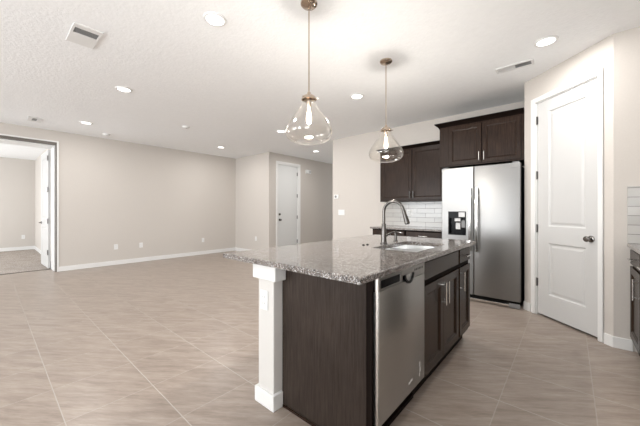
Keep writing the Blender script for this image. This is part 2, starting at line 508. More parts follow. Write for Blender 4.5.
# ---- pantry door (diagonal wall)
d1 = thing('door_1', 'white two-panel pantry door in the angled wall beside the refrigerator', None, kind='structure')
g = 0.004
su0, su1 = DU0 + 0.018, DU1 - 0.018
b = MB()
ml = su0 + 0.145; mr = su1 - 0.118
b.panel(lambda u, v, w: PT(u, v, w - 0.045), su0 + g, su1 - g, 0.022, 2.425, 0.035,
        [(ml, mr, 0.262, 0.835), (ml, mr, 1.02, 2.295)], [(0.012, -0.011), (0.026, -0.011), (0.046, -0.004)])
b.build('door_slab', M['door'], d1)
b = MB()
CW = 0.058
for (a0, a1) in ((DU0 - CW + 0.008, DU0 + 0.008), (DU1 - 0.008, DU1 + CW - 0.022)):
    pbox(b, a0, a1, 0, DTOP + CW - 0.008, 0.0005, 0.018, 0.005)
pbox(b, DU0 + 0.008, DU1 - 0.008, DTOP - 0.008, DTOP + CW - 0.008, 0.0005, 0.018, 0.005)
b.build('door_casing', M['trim'], d1)
b = MB()
pbox(b, DU0 + 0.0005, DU0 + 0.018, 0, DTOP - 0.016, -0.115, 0.001); pbox(b, DU1 - 0.018, DU1 - 0.0005, 0, DTOP - 0.016, -0.115, 0.001)
pbox(b, DU0 + 0.0005, DU1 - 0.0005, DTOP - 0.016, DTOP - 0.0005, -0.115, 0.001)
b.build('door_jamb', M['trim'], d1)
for z in (2.23, 1.60, 0.99, 0.375):
    b = MB(); pbox(b, su0 - 0.010, su0 + 0.012, z - 0.045, z + 0.045, -0.009, -0.003)
    p = PT(su0 + 0.001, z - 0.047, 0.0)
    b.tube([p, (p[0], p[1], z + 0.047)], 0.0055, 8)
    b.build('hinge', M['hinge'], d1)
k = MB()
def PL(r, w, a): return PT(su1 - 0.066 + r * math.cos(a), 0.925 + r * math.sin(a), w)
prof = [(0, -0.0105), (0.032, -0.0105), (0.032, -0.004), (0.024, 0.002), (0.012, 0.006), (0.011, 0.022), (0.020, 0.028), (0.027, 0.038), (0.027, 0.048), (0.020, 0.056), (0, 0.059)]
rings = []
for r, h in prof:
    rings.append([k.bm.verts.new(PL(r, h, 2 * PI * i / 24)) for i in range(24)] if r else [k.bm.verts.new(PL(0, h, 0))])
for a, c in zip(rings, rings[1:]):
    for i in range(24):
        j = (i + 1) % 24
        if len(a) == 1: k.bm.faces.new([a[0], c[i], c[j]])
        elif len(c) == 1: k.bm.faces.new([a[i], c[0], a[j]])
        else: k.bm.faces.new([a[i], c[i], c[j], a[j]])
k.build('door_knob', M['knob'], d1, smooth=True)
b = MB(); pbox(b, su1 - 0.004, su1 + 0.002, 0.895, 0.955, -0.012, -0.0085); b.build('latch_plate', M['knob'], d1)

# ---- entry door in the hall wall
d2 = thing('door_2', 'pale grey flush entry door in the hallway wall', None, kind='structure')
b = MB(); b.box(-6.075, -6.03, 5.205, 5.955, 0.02, 2.452, 0.002); b.build('door_slab', M['entry_door'], d2)
b = MB()
for y0 in (5.115, 5.985): b.box(-5.9995, -5.982, y0, y0 + 0.06, 0, 2.54, 0.004)
b.box(-5.9995, -5.982, 5.175, 5.985, 2.485, 2.54, 0.004); b.build('door_casing', M['trim'], d2)
b = MB(); b.box(-6.119, -6.0, 5.172, 5.20, 0, 2.486); b.box(-6.119, -6.0, 5.96, 5.988, 0, 2.486); b.box(-6.119, -6.0, 5.2, 5.96, 2.458, 2.486)
b.build('door_jamb', M['trim'], d2)
b = MB(); b.box(-6.119, -6.0, 5.2, 5.96, 0.0, 0.016); b.build('threshold', M['dark_strip'], d2)
for z in (2.25, 1.62, 1.0, 0.3):
    b = MB(); b.tube([(-6.024, 5.957, z - 0.05), (-6.024, 5.957, z + 0.05)], 0.007, 8); b.box(-6.029, -6.026, 5.935, 5.957, z - 0.05, z + 0.05)
    b.build('hinge', M['hinge'], d2)
b = MB(); b.lathe([(0, 0), (0.032, 0), (0.032, 0.01), (0.012, 0.014), (0.011, 0.03), (0.026, 0.04), (0.028, 0.055), (0.018, 0.066), (0, 0.068)], (-6.0295, 5.275, 0.94), 20, 'X')
b.build('door_knob', M['knob'], d2, True)
b = MB(); b.lathe([(0, 0), (0.032, 0), (0.030, 0.014), (0.014, 0.02), (0, 0.021)], (-6.0295, 5.275, 1.09), 20, 'X')
b.build('deadbolt', M['knob'], d2, True)

# ---- bedroom opening: dark strip painting the shadow gap, white jamb, open door leaf
t = MB(); t.box(WL - 0.06, WL - 0.002, 0.886, 0.9045, 0, OPT - 0.001); t.box(WL - 0.06, WL - 0.002, -1.099, 0.886, OPT - 0.05, OPT - 0.001)
struct('trim_1', t, M['dark_strip'])
t = MB(); t.box(WL - 0.44, WL - 0.061, 0.868, 0.9045, 0.007, OPT - 0.052); t.box(WL - 0.44, WL - 0.061, -1.099, 0.868, OPT - 0.075, OPT - 0.052)
struct('trim_2', t, M['trim'])
t = MB(); t.box(-8.012, -7.992, -1.09, 0.86, 0.0, 0.010); struct('trim_3', t, M['dark_strip'])
t = MB(); t.box(WL + 0.0005, WL + 0.010, 0.905, 0.932, 0.0, OPT + 0.025, 0.002); t.box(WL + 0.0005, WL + 0.010, -1.1, 0.905, OPT, OPT + 0.025, 0.002); struct('trim_4', t, M['trim'])
d3 = thing('door_3', 'white bedroom door standing open in the left doorway', None, (-8.02, 0.862, 0), math.radians(181.8), kind='structure')
b = MB(); b.panel(lambda u, v, w: (u, w, v), 0.0, 0.86, 0.02, 2.43, 0.036, [(0.12, 0.74, 0.26, 0.84), (0.12, 0.74, 1.02, 2.3)], [(0.012, -0.010), (0.026, -0.010), (0.046, -0.003)])
b.build('door_slab', M['door'], d3, local=True)
for z in (2.26, 1.62, 0.98, 0.34):
    b = MB(); b.box(-0.02, 0.012, 0.036, 0.042, z - 0.05, z + 0.05); b.tube([(0.0, 0.043, z - 0.052), (0.0, 0.043, z + 0.052)], 0.009, 8)
    b.build('hinge', M['hinge'], d3, local=True)
b = MB(); b.lathe([(0, 0.036), (0.03, 0.036), (0.03, 0.044), (0.01, 0.048), (0.01, 0.075)], (0.80, 0, 0.93), 16, 'Y'); b.tube([(0.81, 0.075, 0.93), (0.70, 0.078, 0.93)], 0.009, 8)
b.build('door_handle', M['knob'], d3, True, local=True)

# ------------------------------------------------------------------ cabinet helpers
def front_T(face):      # face '+X' at x: u=y ; '-Y' at y: u=x ; '-X'
    ax, c = face
    if ax == '+X': return lambda u, v, w: (c + w, u, v)
    if ax == '-X': return lambda u, v, w: (c - w, u, v)
    return lambda u, v, w: (u, c - w, v)
RINGS = [(0.004, -0.004), (0.012, -0.006), (0.016, -0.011), (0.020, -0.011)]
def cab_door(parent, face, u0, u1, v0, v1, name='door', stile=0.058, t=0.019):
    T = front_T(face)
    b = MB(); b.panel(T, u0, u1, v0, v1, t, [(u0 + stile, u1 - stile, v0 + stile, v1 - stile)], RINGS)
    return b.build(name, M['wood'], parent)
def slab_front(parent, face, u0, u1, v0, v1, name='drawer', t=0.019):
    T = front_T(face); b = MB(); b.box(u0, u1, v0, v1, 0, t, 0.003, T=T)
    return b.build(name, M['wood'], parent)
def bar_pull(parent, face, u, v, length, vertical=True, w=0.019, r=0.0055, mat='handle'):
    T = front_T(face); b = MB(); h = length / 2; so = w + 0.03
    if vertical:
        b.tube([T(u, v - h, so), T(u, v + h, so)], r, 10)
        for q in (v - h + 0.02, v + h - 0.02): b.tube([T(u, q, w - 0.0005), T(u, q, so)], r * 0.85, 8)
    else:
        b.tube([T(u - h, v, so), T(u + h, v, so)], r, 10)
        for q in (u - h + 0.02, u + h - 0.02): b.tube([T(q, v, w - 0.0005), T(q, v, so)], r * 0.85, 8)
    return b.build('handle', M[mat], parent, True)

# ------------------------------------------------------------------ island
TOP = 0.914; SLB = 0.884
IX = -0.715   # cabinet box face; doors project to about -0.696
# half wall with cap and plinth
hw = thing('half_wall', 'white square post and half wall carrying the overhang of the island', 'half wall', (-1.41, 1.12, 0))
b = MB(); b.box(-1.487, -1.340, 1.125, 2.93, 0, SLB - 0.002, 0.004, 1); b.build('post', M['wall'], hw)
hw.children[0].data.materials[0] = plain('post_paint', (0.60, 0.58, 0.55), 0.55)
b = MB()
b.box(-1.512, -1.296, 1.098, 1.186, 0.776, SLB - 0.001, 0.006, 2)
b.box(-1.512, -1.4875, 1.186, 2.94, 0.776, SLB - 0.001, 0.004)
b.build('cap_trim', M['trim'], hw)
b = MB()
b.box(-1.505, -1.322, 1.108, 1.186, 0, 0.095, 0.005, 2)
b.box(-1.505, -1.4875, 1.186, 2.94, 0, 0.095, 0.003)
b.build('baseboard', M['trim'], hw)
# end panel
ep = thing('end_panel', 'dark wood veneer panel closing the near end of the island', 'cabinet panel', (-1.03, 1.19, 0))
b = MB(); b.box(-1.334, -0.738, 1.189, 1.205, 0.012, SLB - 0.002, 0.001); b.build('board', M['panel_wood'], ep)
b = MB(); b.box(-1.334, -0.738, 1.180, 1.189, 0.0, 0.014, 0.002); b.build('base_strip', M['wood'], ep)
b = MB(); b.box(-0.7375, -0.706, 1.189, 1.205, 0.10, SLB - 0.002, 0.001); b.build('stile', M['wood_in'], ep)

# dishwasher
dw = thing('dishwasher', 'stainless steel dishwasher under the near end of the island worktop', 'dishwasher', (-1.0, 1.49, 0))
b = MB(); b.box(-1.30, -0.742, 1.21, 1.78, 0.10, 0.872); b.build('tub', M['blackmat'], dw)
DX = -0.681
b = MB(); b.box(-0.741, DX, 1.213, 1.777, 0.165, 0.808, 0.004, 2); b.build('door', M['steel_dw'], dw, True)
# control band with a notch for the pocket handle
b = MB(); T = lambda u, v, w: (w, u, v)
yc = 1.545
arc = [(yc + 0.085 * math.cos(a), 0.8085 + 0.0 + 0.0 * math.sin(a)) for a in (0,)]
b.box(-0.741, DX, 1.213, yc - 0.075, 0.8095, 0.876, 0.003, 1)
b.box(-0.741, DX, yc + 0.075, 1.777, 0.8095, 0.876, 0.003, 1)
b.box(-0.741, DX, yc - 0.0748, yc + 0.0748, 0.842, 0.876, 0.002, 1)
b.build('control_band', steel_mat('control_band_steel', (0.40, 0.39, 0.375), 0.3, 'Y'), dw)
b = MB(); b.box(-0.74, DX - 0.022, yc - 0.0745, yc + 0.0745, 0.8095, 0.8415); b.build('pocket', M['black'], dw)
b = MB()
out = [(yc - 0.062, 0.8415)] + [(yc - 0.062 * math.cos(a), 0.8415 - 0.052 * math.sin(a)) for a in [PI * i / 14 for i in range(1, 14)]] + [(yc + 0.062, 0.8415)]
rim = out + [(yc + (u - yc) * 0.72, 0.8415 + (v - 0.8415) * 0.72) for u, v in out[::-1]]
b.prism(rim, lambda u, v, w: (w, u, v), DX + 0.0004, DX + 0.007); b.build('handle_rim', M['black'], dw)
inn = [(yc + (u - yc) * 0.72, 0.8415 + (v - 0.8415) * 0.72) for u, v in out]
b = MB(); b.prism(inn, lambda u, v, w: (w, u, v), DX + 0.0004, DX + 0.002); b.build('handle_cup', M['sink'], dw)
b = MB(); b.box(DX + 0.0003, DX + 0.0016, 1.232, 1.43, 0.822, 0.860); b.build('display', M['black'], dw)
b = MB()
for i in range(6): b.box(DX + 0.0003, DX + 0.0012, 1.625 + i * 0.022, 1.633 + i * 0.022, 0.846, 0.858)
b.build('buttons', M['blackmat'], dw)
b = MB(); b.box(-0.741, DX - 0.002, 1.2075, 1.2125, 0.806, 0.878); b.build('end_cap', M['handle'], dw)
b = MB(); b.box(-0.700, DX - 0.003, 1.2085, 1.2125, 0.17, 0.805); b.build('door_edge', M['handle'], dw)
b = MB()
b.box(DX + 0.0003, DX + 0.001, 1.690, 1.706, 0.262, 0.290); b.box(DX + 0.0003, DX + 0.001, 1.698, 1.716, 0.228, 0.256); b.box(DX + 0.0003, DX + 0.001, 1.692, 1.704, 0.205, 0.224)
b.build('rating_sticker', M['white'], dw)
b = MB(); b.box(DX + 0.0003, DX + 0.001, 1.545, 1.565, 0.222, 0.232); b.box(DX + 0.0003, DX + 0.001, 1.568, 1.594, 0.226, 0.238); b.build('badge', M['white'], dw)
b = MB(); b.box(-0.80, -0.765, 1.21, 1.78, 0.0, 0.098); b.box(-0.7645, -0.755, 1.21, 1.78, 0.004, 0.03); b.build('kick_plate', M['wood_in'], dw)

def base_unit(label, group, y0, y1, kind, toe_x=-0.765):
    c = thing('base_cabinet', label, 'cabinet', ((-1.3 + IX) / 2, (y0 + y1) / 2, 0), group=group)
    f = ('+X', IX)
    b = MB(); 
    b.box(-1.332, IX - 0.0005, y0, y0 + 0.018, 0.10, SLB - 0.003); b.box(-1.332, IX - 0.0005, y1 - 0.018, y1, 0.10, SLB - 0.003)
    b.box(-1.332, -1.32, y0 + 0.018, y1 - 0.018, 0.10, SLB - 0.003); b.box(-1.32, IX - 0.0005, y0 + 0.018, y1 - 0.018, 0.10, 0.118)
    b.box(-0.74, IX - 0.0005, y0 + 0.018, y1 - 0.018, 0.118, 0.155); b.box(-0.74, IX - 0.0005, y0 + 0.018, y1 - 0.018, 0.71, 0.745); b.box(-0.735, IX - 0.0005, y0 + 0.018, y1 - 0.018, 0.84, SLB - 0.003)
    b.box(-0.80, toe_x, y0, y1, 0.0, 0.10)
    b.build('body', M['wood_in'], c)
    m = 0.017
    if kind == 'sink':
        slab_front(c, f, y0 + m, y1 - m, 0.749, 0.864, 'false_drawer')
        mid = (y0 + y1) / 2
        dl = cab_door(c, f, y0 + m, mid - 0.002, 0.135, 0.713); bar_pull(dl, f, mid - 0.032, 0.60, 0.16)
        dr = cab_door(c, f, mid + 0.002, y1 - m, 0.135, 0.713); bar_pull(dr, f, mid + 0.032, 0.60, 0.16)
    else:
        d = slab_front(c, f, y0 + m, y1 - m, 0.749, 0.864, 'drawer'); bar_pull(d, f, (y0 + y1) / 2, 0.802, 0.13, False)
        dl = cab_door(c, f, y0 + m, y1 - m, 0.135, 0.713, stile=0.05); bar_pull(dl, f, y0 + m + 0.03, 0.60, 0.16)
    return c
base_unit('dark wood two-door island cabinet below the sink, beside the dishwasher', 'island cabinets', 1.785, 2.572, 'sink')
base_unit('narrow dark wood island cabinet with drawer at the end by the refrigerator', 'island cabinets', 2.576, 2.93, 'drawer')

# worktop with sink cut-out
SX0, SX1, SY0, SY1 = -1.13, -0.785, 1.90, 2.52
def slab_with_hole(x0, x1, y0, y1, hx0, hx1, hy0, hy1, z0, z1, e=0.005):
    bm = bmesh.new()
    def ring(ax0, ax1, ay0, ay1, z): return [bm.verts.new(p) for p in ((ax0, ay0, z), (ax1, ay0, z), (ax1, ay1, z), (ax0, ay1, z))]
    loops = [ring(hx0, hx1, hy0, hy1, z0), ring(x0, x1, y0, y1, z0), ring(x0, x1, y0, y1, z1 - e), ring(x0 + e, x1 - e, y0 + e, y1 - e, z1), ring(hx0, hx1, hy0, hy1, z1)]
    loops.append(loops[0])
    for a, c in zip(loops, loops[1:]):
        for k in range(4): bm.faces.new([a[k], a[(k + 1) % 4], c[(k + 1) % 4], c[k]])
    m = MB(); m.bm.free(); m.bm = bm
    return m
wt = slab_with_hole(-1.728, -0.662, 1.022, 2.985, SX0, SX1, SY0, SY1, SLB, TOP).build('island_worktop', M['granite'])
tag(wt, 'speckled grey granite worktop over the island with a sink cut into it', 'worktop')

# double-bowl undermount sink
sk = thing('sink', 'stainless double-bowl sink set in the island worktop', 'sink', (-0.96, 2.21, 0.70))
def bowl(y0, y1):
    b = MB()
    x0, x1, z0, z1 = SX0 - 0.004, SX1 + 0.004, 0.70, SLB - 0.002
    i = 0.02
    pts = [(x0, y0, z1), (x1, y0, z1), (x1, y1, z1), (x0, y1, z1), (x0 + i, y0 + i, z0), (x1 - i, y0 + i, z0), (x1 - i, y1 - i, z0), (x0 + i, y1 - i, z0)]
    o = 0.0025
    pts += [(x0 - o, y0 - o * 0, z1), (x1 + o, y0, z1), (x1 + o, y1, z1), (x0 - o, y1, z1), (x0 + i - o, y0 + i - o, z0 - o), (x1 - i + o, y0 + i - o, z0 - o), (x1 - i + o, y1 - i + o, z0 - o), (x0 + i - o, y1 - i + o, z0 - o)]
    fs = []
    for k in range(4):
        k2 = (k + 1) % 4
        fs += [[k, k2, k2 + 4, k + 4], [k + 8, k + 12, k2 + 12, k2 + 8]]
    fs += [[4, 5, 6, 7], [15, 14, 13, 12]]
    b.poly(pts, fs)
    o_ = b.build('bowl', M['sink'], sk)
    d = MB(); d.lathe([(0, 0.001), (0.04, 0.001), (0.043, 0.004), (0.03, 0.003), (0, 0.002)], ((x0 + x1) / 2, (y0 + y1) / 2, 0.70), 20); d.build('drain', M['handle'], o_, True)
bowl(SY0 - 0.004, 2.195); bowl(2.225, SY1 + 0.004)
b = MB(); b.box(SX0 - 0.002, SX1 + 0.002, 2.1955, 2.2245, 0.76, SLB - 0.018, 0.006, 2); b.build('divider', M['sink'], sk)

# faucet
FX, FY = -1.19, 2.20
fa = thing('faucet', 'brushed nickel gooseneck faucet standing behind the island sink', 'faucet', (FX, FY, TOP))
b = MB(); b.lathe([(0, 0.0), (0.030, 0.0), (0.030, 0.006), (0.024, 0.012), (0.022, 0.05), (0.021, 0.11), (0.0165, 0.155), (0.019, 0.158), (0.019, 0.166), (0.014, 0.17), (0, 0.17)], (FX, FY, TOP + 0.0005), 24)
b.build('body', M['faucet'], fa, True)
b = MB(); R_ = 0.088; zt = TOP + 0.268
pts = [(FX, FY, TOP + 0.168), (FX, FY, zt)] + [(FX + R_ - R_ * math.cos(a), FY, zt + R_ * math.sin(a)) for a in [PI * i / 16 * 0.93 for i in range(1, 17)]]
b.tube(pts, 0.0125, 14); b.build('neck', M['faucet'], fa, True)
e0 = Vector(pts[-1]); dirn = (Vector(pts[-1]) - Vector(pts[-2])).normalized()
b = MB(); b.tube([e0 + dirn * s for s in (0.001, 0.012, 0.02, 0.09, 0.115)], [0.014, 0.0155, 0.015, 0.021, 0.022], 14); b.build('spray_head', M['faucet'], fa, True)
b = MB(); b.tube([e0 + dirn * 0.1155, e0 + dirn * 0.121], 0.017, 14); b.build('nozzle', M['black'], fa, True)
b = MB()
h0 = Vector((FX + 0.005, FY + 0.018, TOP + 0.065)); 
b.tube([h0, h0 + Vector((0.012, 0.035, 0.014)), h0 + Vector((0.03, 0.075, 0.03)), h0 + Vector((0.045, 0.115, 0.036))], [0.012, 0.008, 0.006, 0.007], 10); b.build('lever', M['faucet'], fa, True)
sd = thing('soap_dispenser', 'small nickel soap pump with dark spout tip beside the faucet', 'soap dispenser', (-1.20, 2.44, TOP))
b = MB(); b.lathe([(0, 0), (0.019, 0), (0.019, 0.006), (0.012, 0.012), (0.011, 0.05), (0.0135, 0.052), (0.0135, 0.075), (0.006, 0.079), (0, 0.079)], (-1.20, 2.44, TOP + 0.0005), 18); b.build('pump', M['faucet'], sd, True)
b = MB(); b.tube([(-1.20, 2.44, TOP + 0.083), (-1.165, 2.435, TOP + 0.086), (-1.13, 2.43, TOP + 0.080)], [0.007, 0.006, 0.006], 10); b.build('spout', M['knob'], sd, True)
for (x, y, lab) in ((-1.265, 2.00, 'left of two small dark deck buttons on the granite beside the faucet'), (-1.255, 2.045, 'right of two small dark deck buttons on the granite beside the faucet')):
    b = MB(); b.lathe([(0, 0), (0.010, 0), (0.010, 0.005), (0.006, 0.007), (0, 0.007)], (x, y, TOP + 0.0005), 14)
    tag(b.build('deck_button', M['black'], None, True), lab, 'button', 'dark buttons on the worktop')

# ------------------------------------------------------------------ back counter run
def run_unit(name, label, group, x0, x1, yf):
    c = thing(name, label, 'cabinet', ((x0 + x1) / 2, (yf + KY) / 2, 0), group=group)
    f = ('-Y', yf)
    b = MB(); b.box(x0, x1, yf + 0.0005, KY - 0.004, 0.10, SLB - 0.002); b.box(x0, x1, yf + 0.06, KY - 0.05, 0, 0.10); b.build('body', M['wood_in'], c)
    d = slab_front(c, f, x0 + 0.012, x1 - 0.012, 0.749, 0.864, 'drawer'); bar_pull(d, f, (x0 + x1) / 2, 0.802, 0.13, False)
    mid = (x0 + x1) / 2
    a = cab_door(c, f, x0 + 0.012, mid - 0.002, 0.135, 0.713, stile=0.05); bar_pull(a, f, mid - 0.03, 0.6, 0.16)
    a = cab_door(c, f, mid + 0.002, x1 - 0.012, 0.135, 0.713, stile=0.05); bar_pull(a, f, mid + 0.03, 0.6, 0.16)
CY = 4.38
run_unit('base_cabinet', 'left dark base cabinet under the back counter, away from the refrigerator', 'back wall base cabinets', -2.585, -1.985, CY)
run_unit('base_cabinet', 'right dark base cabinet under the back counter, next to the refrigerator', 'back wall base cabinets', -1.981, -1.395, CY)
b = MB(); b.box(-2.62, -1.392, CY - 0.035, KY - 0.0115, SLB, TOP, 0.004)
tag(b.build('back_worktop', M['granite']), 'short granite worktop against the back wall left of the refrigerator', 'worktop')
b = MB(); b.box(-2.65, -1.39, KY - 0.0105, KY - 0.0005, TOP - 0.0, 1.349)
tag(b.build('tile_backsplash', M['subway_x']), 'pale subway tile backsplash between back counter and wall cabinets', 'backsplash')

def crown(c, x0, x1, yf, z0, z1, proj, left=True, right=False, name='crown_moulding'):
    """profile swept along the front and the free ends"""
    b = MB()
    prof = [(0.0, z0), (0.004, z0), (0.008, z0 + 0.2 * (z1 - z0)), (proj * 0.35, z0 + 0.42 * (z1 - z0)), (proj * 0.85, z0 + 0.78 * (z1 - z0)), (proj, z0 + 0.82 * (z1 - z0)), (proj, z1), (-0.02, z1), (-0.02, z0)]
    n = len(prof)
    def station(x, y, dx, dy): return [b.bm.verts.new((x + dx * p, y + dy * p, z)) for p, z in prof]
    sts = []
    if left: sts.append(station(x0, KY - 0.012, -1, 0)); sts.append(station(x0, yf, -1, -1))
    else: sts.append(station(x0, yf, 0, -1))
    if right: sts.append(station(x1, yf, 1, -1)); sts.append(station(x1, KY - 0.012, 1, 0))
    else: sts.append(station(x1, yf, 0, -1))
    for a, c2 in zip(sts, sts[1:]):
        for k in range(n): b.bm.faces.new([a[k], a[(k + 1) % n], c2[(k + 1) % n], c2[k]])
    b.bm.faces.new(sts[0]); b.bm.faces.new(sts[-1][::-1])
    return b.build(name, M['wood_in'], c)
def wall_unit(label, x0, x1, yf, z0, z1, dx, cz, proj, hz, sl, sr, handle='handle'):
    c = thing('wall_cabinet', label, 'cabinet', ((x0 + x1) / 2, (yf + KY) / 2, z0), group='wall cabinets')
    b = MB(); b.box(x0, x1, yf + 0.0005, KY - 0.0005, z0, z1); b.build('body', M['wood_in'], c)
    b = MB(); b.box(x0, x0 + sl - 0.004, yf - 0.012, yf, z0, z1, 0.001); b.build('stile', M['wood'], c)
    b = MB(); b.box(x1 - sr + 0.004, x1, yf - 0.012, yf, z0, z1, 0.001); b.build('stile', M['wood'], c)
    b = MB(); b.box(x0 + sl - 0.003, x1 - sr + 0.003, yf - 0.012, yf, z0, z0 + 0.016, 0.001); b.build('rail', M['wood'], c)
    b = MB(); b.box(x0 + sl - 0.003, x1 - sr + 0.003, yf - 0.012, yf, z1 - 0.016, z1, 0.001); b.build('rail', M['wood'], c)
    f = ('-Y', yf)
    a = cab_door(c, f, x0 + sl, dx - 0.006, z0 + 0.02, z1 - 0.02, stile=0.047); bar_pull(a, f, dx - 0.03, hz, 0.115, mat=handle)
    a = cab_door(c, f, dx + 0.006, x1 - sr, z0 + 0.02, z1 - 0.02, stile=0.047); bar_pull(a, f, dx + 0.03, hz, 0.115, mat=handle)
    return c
c = wall_unit('dark wood two-door wall cabinet above the tiled backsplash', -2.585, -1.452, 4.66, 1.35, 2.235, -1.992, 0, 0, 1.46, 0.03, 0.02, 'hinge')
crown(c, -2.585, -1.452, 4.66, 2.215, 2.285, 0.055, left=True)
c = wall_unit('dark wood two-door wall cabinet above the refrigerator, higher and deeper', -1.449, -0.428, 4.375, 1.825, 2.40, -0.897, 0, 0, 1.93, 0.125, 0.035)
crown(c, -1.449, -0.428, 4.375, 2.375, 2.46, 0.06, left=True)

# ------------------------------------------------------------------ refrigerator
fr = thing('refrigerator', 'stainless steel side-by-side refrigerator with ice and water dispenser', 'refrigerator', (-0.905, 4.6, 0))
FY0 = 4.20; FX0, FX1, FS = -1.366, -0.448, -0.957
b = MB(); b.box(FX0 + 0.004, FX1 - 0.004, FY0 + 0.072, KY - 0.05, 0.02, 1.755, 0.004); b.build('body', M['blackmat'], fr)
def steel_door(x0, x1, hole=None):
    if not hole:
        m = MB(); m.box(x0, x1, FY0, FY0 + 0.068, 0.085, 1.778, 0.008, 3); return m.build('door', M['steel'], fr, True)
    hx0, hx1, hz0, hz1 = hole
    bm = bmesh.new(); e = 0.007
    def ring(a0, a1, c0, c1, y): return [bm.verts.new(p) for p in ((a0, y, c0), (a1, y, c0), (a1, y, c1), (a0, y, c1))]
    z0, z1 = 0.085, 1.778
    L = [ring(x0, x1, z0, z1, FY0 + 0.068), ring(x0, x1, z0, z1, FY0 + e), ring(x0 + e * .3, x1 - e * .3, z0 + e * .3, z1 - e * .3, FY0 + e * .3), ring(x0 + e, x1 - e, z0 + e, z1 - e, FY0), ring(hx0, hx1, hz0, hz1, FY0), ring(hx0, hx1, hz0, hz1, FY0 + 0.055)]
    for a, c_ in zip(L, L[1:]):
        for k in range(4): bm.faces.new([a[k], a[(k + 1) % 4], c_[(k + 1) % 4], c_[k]])
    bm.faces.new(L[0]); bm.faces.new(L[-1])
    m = MB(); m.bm.free(); m.bm = bm
    return m.build('door', M['steel'], fr)
H0, H1, V0, V1 = -1.278, -1.052, 0.862, 1.182
dl = steel_door(FX0, FS - 0.003, (H0, H1, V0, V1))
dr = steel_door(FS + 0.003, FX1)
ds = MB()
ds.box(H0, H1, FY0 + 0.050, FY0 + 0.0548, V0, V1)
ds.box(H0, H0 + 0.012, FY0 - 0.003, FY0 + 0.05, V0, V1); ds.box(H1 - 0.012, H1, FY0 - 0.003, FY0 + 0.05, V0, V1)
ds.box(H0 + 0.012, H1 - 0.012, FY0 - 0.003, FY0 + 0.05, V0, V0 + 0.018); ds.box(H0 + 0.012, H1 - 0.012, FY0 - 0.003, FY0 + 0.05, V1 - 0.09, V1)
dsp = ds.build('dispenser', M['black'], dl)
b = MB(); b.box(H0 + 0.135, H1 - 0.014, FY0 - 0.0045, FY0 - 0.003, V1 - 0.075, V1 - 0.012); b.build('display', M['ltgrey'], dsp)
b = MB(); b.box(H0 + 0.08, H1 - 0.07, FY0 + 0.005, FY0 + 0.045, V1 - 0.135, V1 - 0.0905, 0.004); b.box(H0 + 0.088, H1 - 0.078, FY0 + 0.03, FY0 + 0.045, V0 + 0.075, V0 + 0.165, 0.004); b.build('paddle', M['ltgrey'], dsp)
b = MB(); b.box(H0 + 0.16, H1 - 0.014, FY0 + 0.028, FY0 + 0.045, V0 + 0.10, V0 + 0.20, 0.004); b.build('water_lever', M['grey'], dsp)
def fr_handle(door, x):
    b = MB(); zs = [0.66 + (1.49 - 0.66) * i / 20 for i in range(21)]
    a = []; 
    for z in zs:
        t_ = (z - 1.075) / 0.415
        a.append((x, FY0 - 0.030 - 0.028 * (1 - t_ * t_), z))
    # flat, gently bowed bar
    for i, (px, py, pz) in enumerate(a):
        pass
    ring = []
    for px, py, pz in a:
        ring.append([b.bm.verts.new(p) for p in ((px - 0.012, py - 0.007, pz), (px + 0.012, py - 0.007, pz), (px + 0.014, py, pz), (px + 0.012, py + 0.007, pz), (px - 0.012, py + 0.007, pz), (px - 0.014, py, pz))])
    for r0, r1 in zip(ring, ring[1:]):
        for k in range(6): b.bm.faces.new([r0[k], r0[(k + 1) % 6], r1[(k + 1) % 6], r1[k]])
    b.bm.faces.new(ring[0]); b.bm.faces.new(ring[-1])
    for z in (0.68, 1.47): b.box(x - 0.010, x + 0.010, FY0 - 0.035, FY0 - 0.0003, z - 0.018, z + 0.018, 0.003)
    b.build('handle', M['handle'], door, True)
fr_handle(dl, FS - 0.040); fr_handle(dr, FS + 0.040)
b = MB(); b.box(-0.545, -0.505, FY0 - 0.0012, FY0 - 0.0002, 1.712, 1.720); b.box(-0.503, -0.478, FY0 - 0.0012, FY0 - 0.0002, 1.713, 1.721); b.build('badge', M['grey'], dr)
b = MB(); b.box(FX0 + 0.01, FX1 - 0.01, FY0 + 0.02, FY0 + 0.07, 0.018, 0.080, 0.002)
for i in range(4): b.box(FX0 + 0.03, FX1 - 0.13, FY0 + 0.014, FY0 + 0.0195, 0.050 + i * 0.008, 0.053 + i * 0.008)
b.build('grille', M['blackmat'], fr)
b = MB(); b.box(FX0 + 0.005, FX1 - 0.003, FY0 - 0.004, FY0 + 0.0135, 0.014, 0.045, 0.004, 2); b.build('kick_bar', M['handle'], fr)
b = MB(); b.box(FX1 - 0.12, FX1 - 0.004, FY0 - 0.008, FY0 - 0.0045, 0.010, 0.062, 0.001); b.build('foot_cover', M['grey'], fr)
for x in (FX0 + 0.06, FX1 - 0.06):
    b = MB(); b.lathe([(0, 0), (0.02, 0), (0.02, 0.012), (0.012, 0.0175), (0, 0.0175)], (x, FY0 + 0.12, 0.0), 14); b.build('foot', M['black'], fr)
    b = MB(); b.lathe([(0, 0), (0.02, 0), (0.02, 0.0175), (0, 0.0175)], (x, KY - 0.12, 0.0), 14); b.build('foot', M['black'], fr)
for x in (FX0 + 0.05, FX1 - 0.05):
    b = MB(); b.box(x - 0.035, x + 0.035, FY0 + 0.01, FY0 + 0.10, 1.7785, 1.792, 0.003); b.build('hinge_cover', M['grey'], fr)

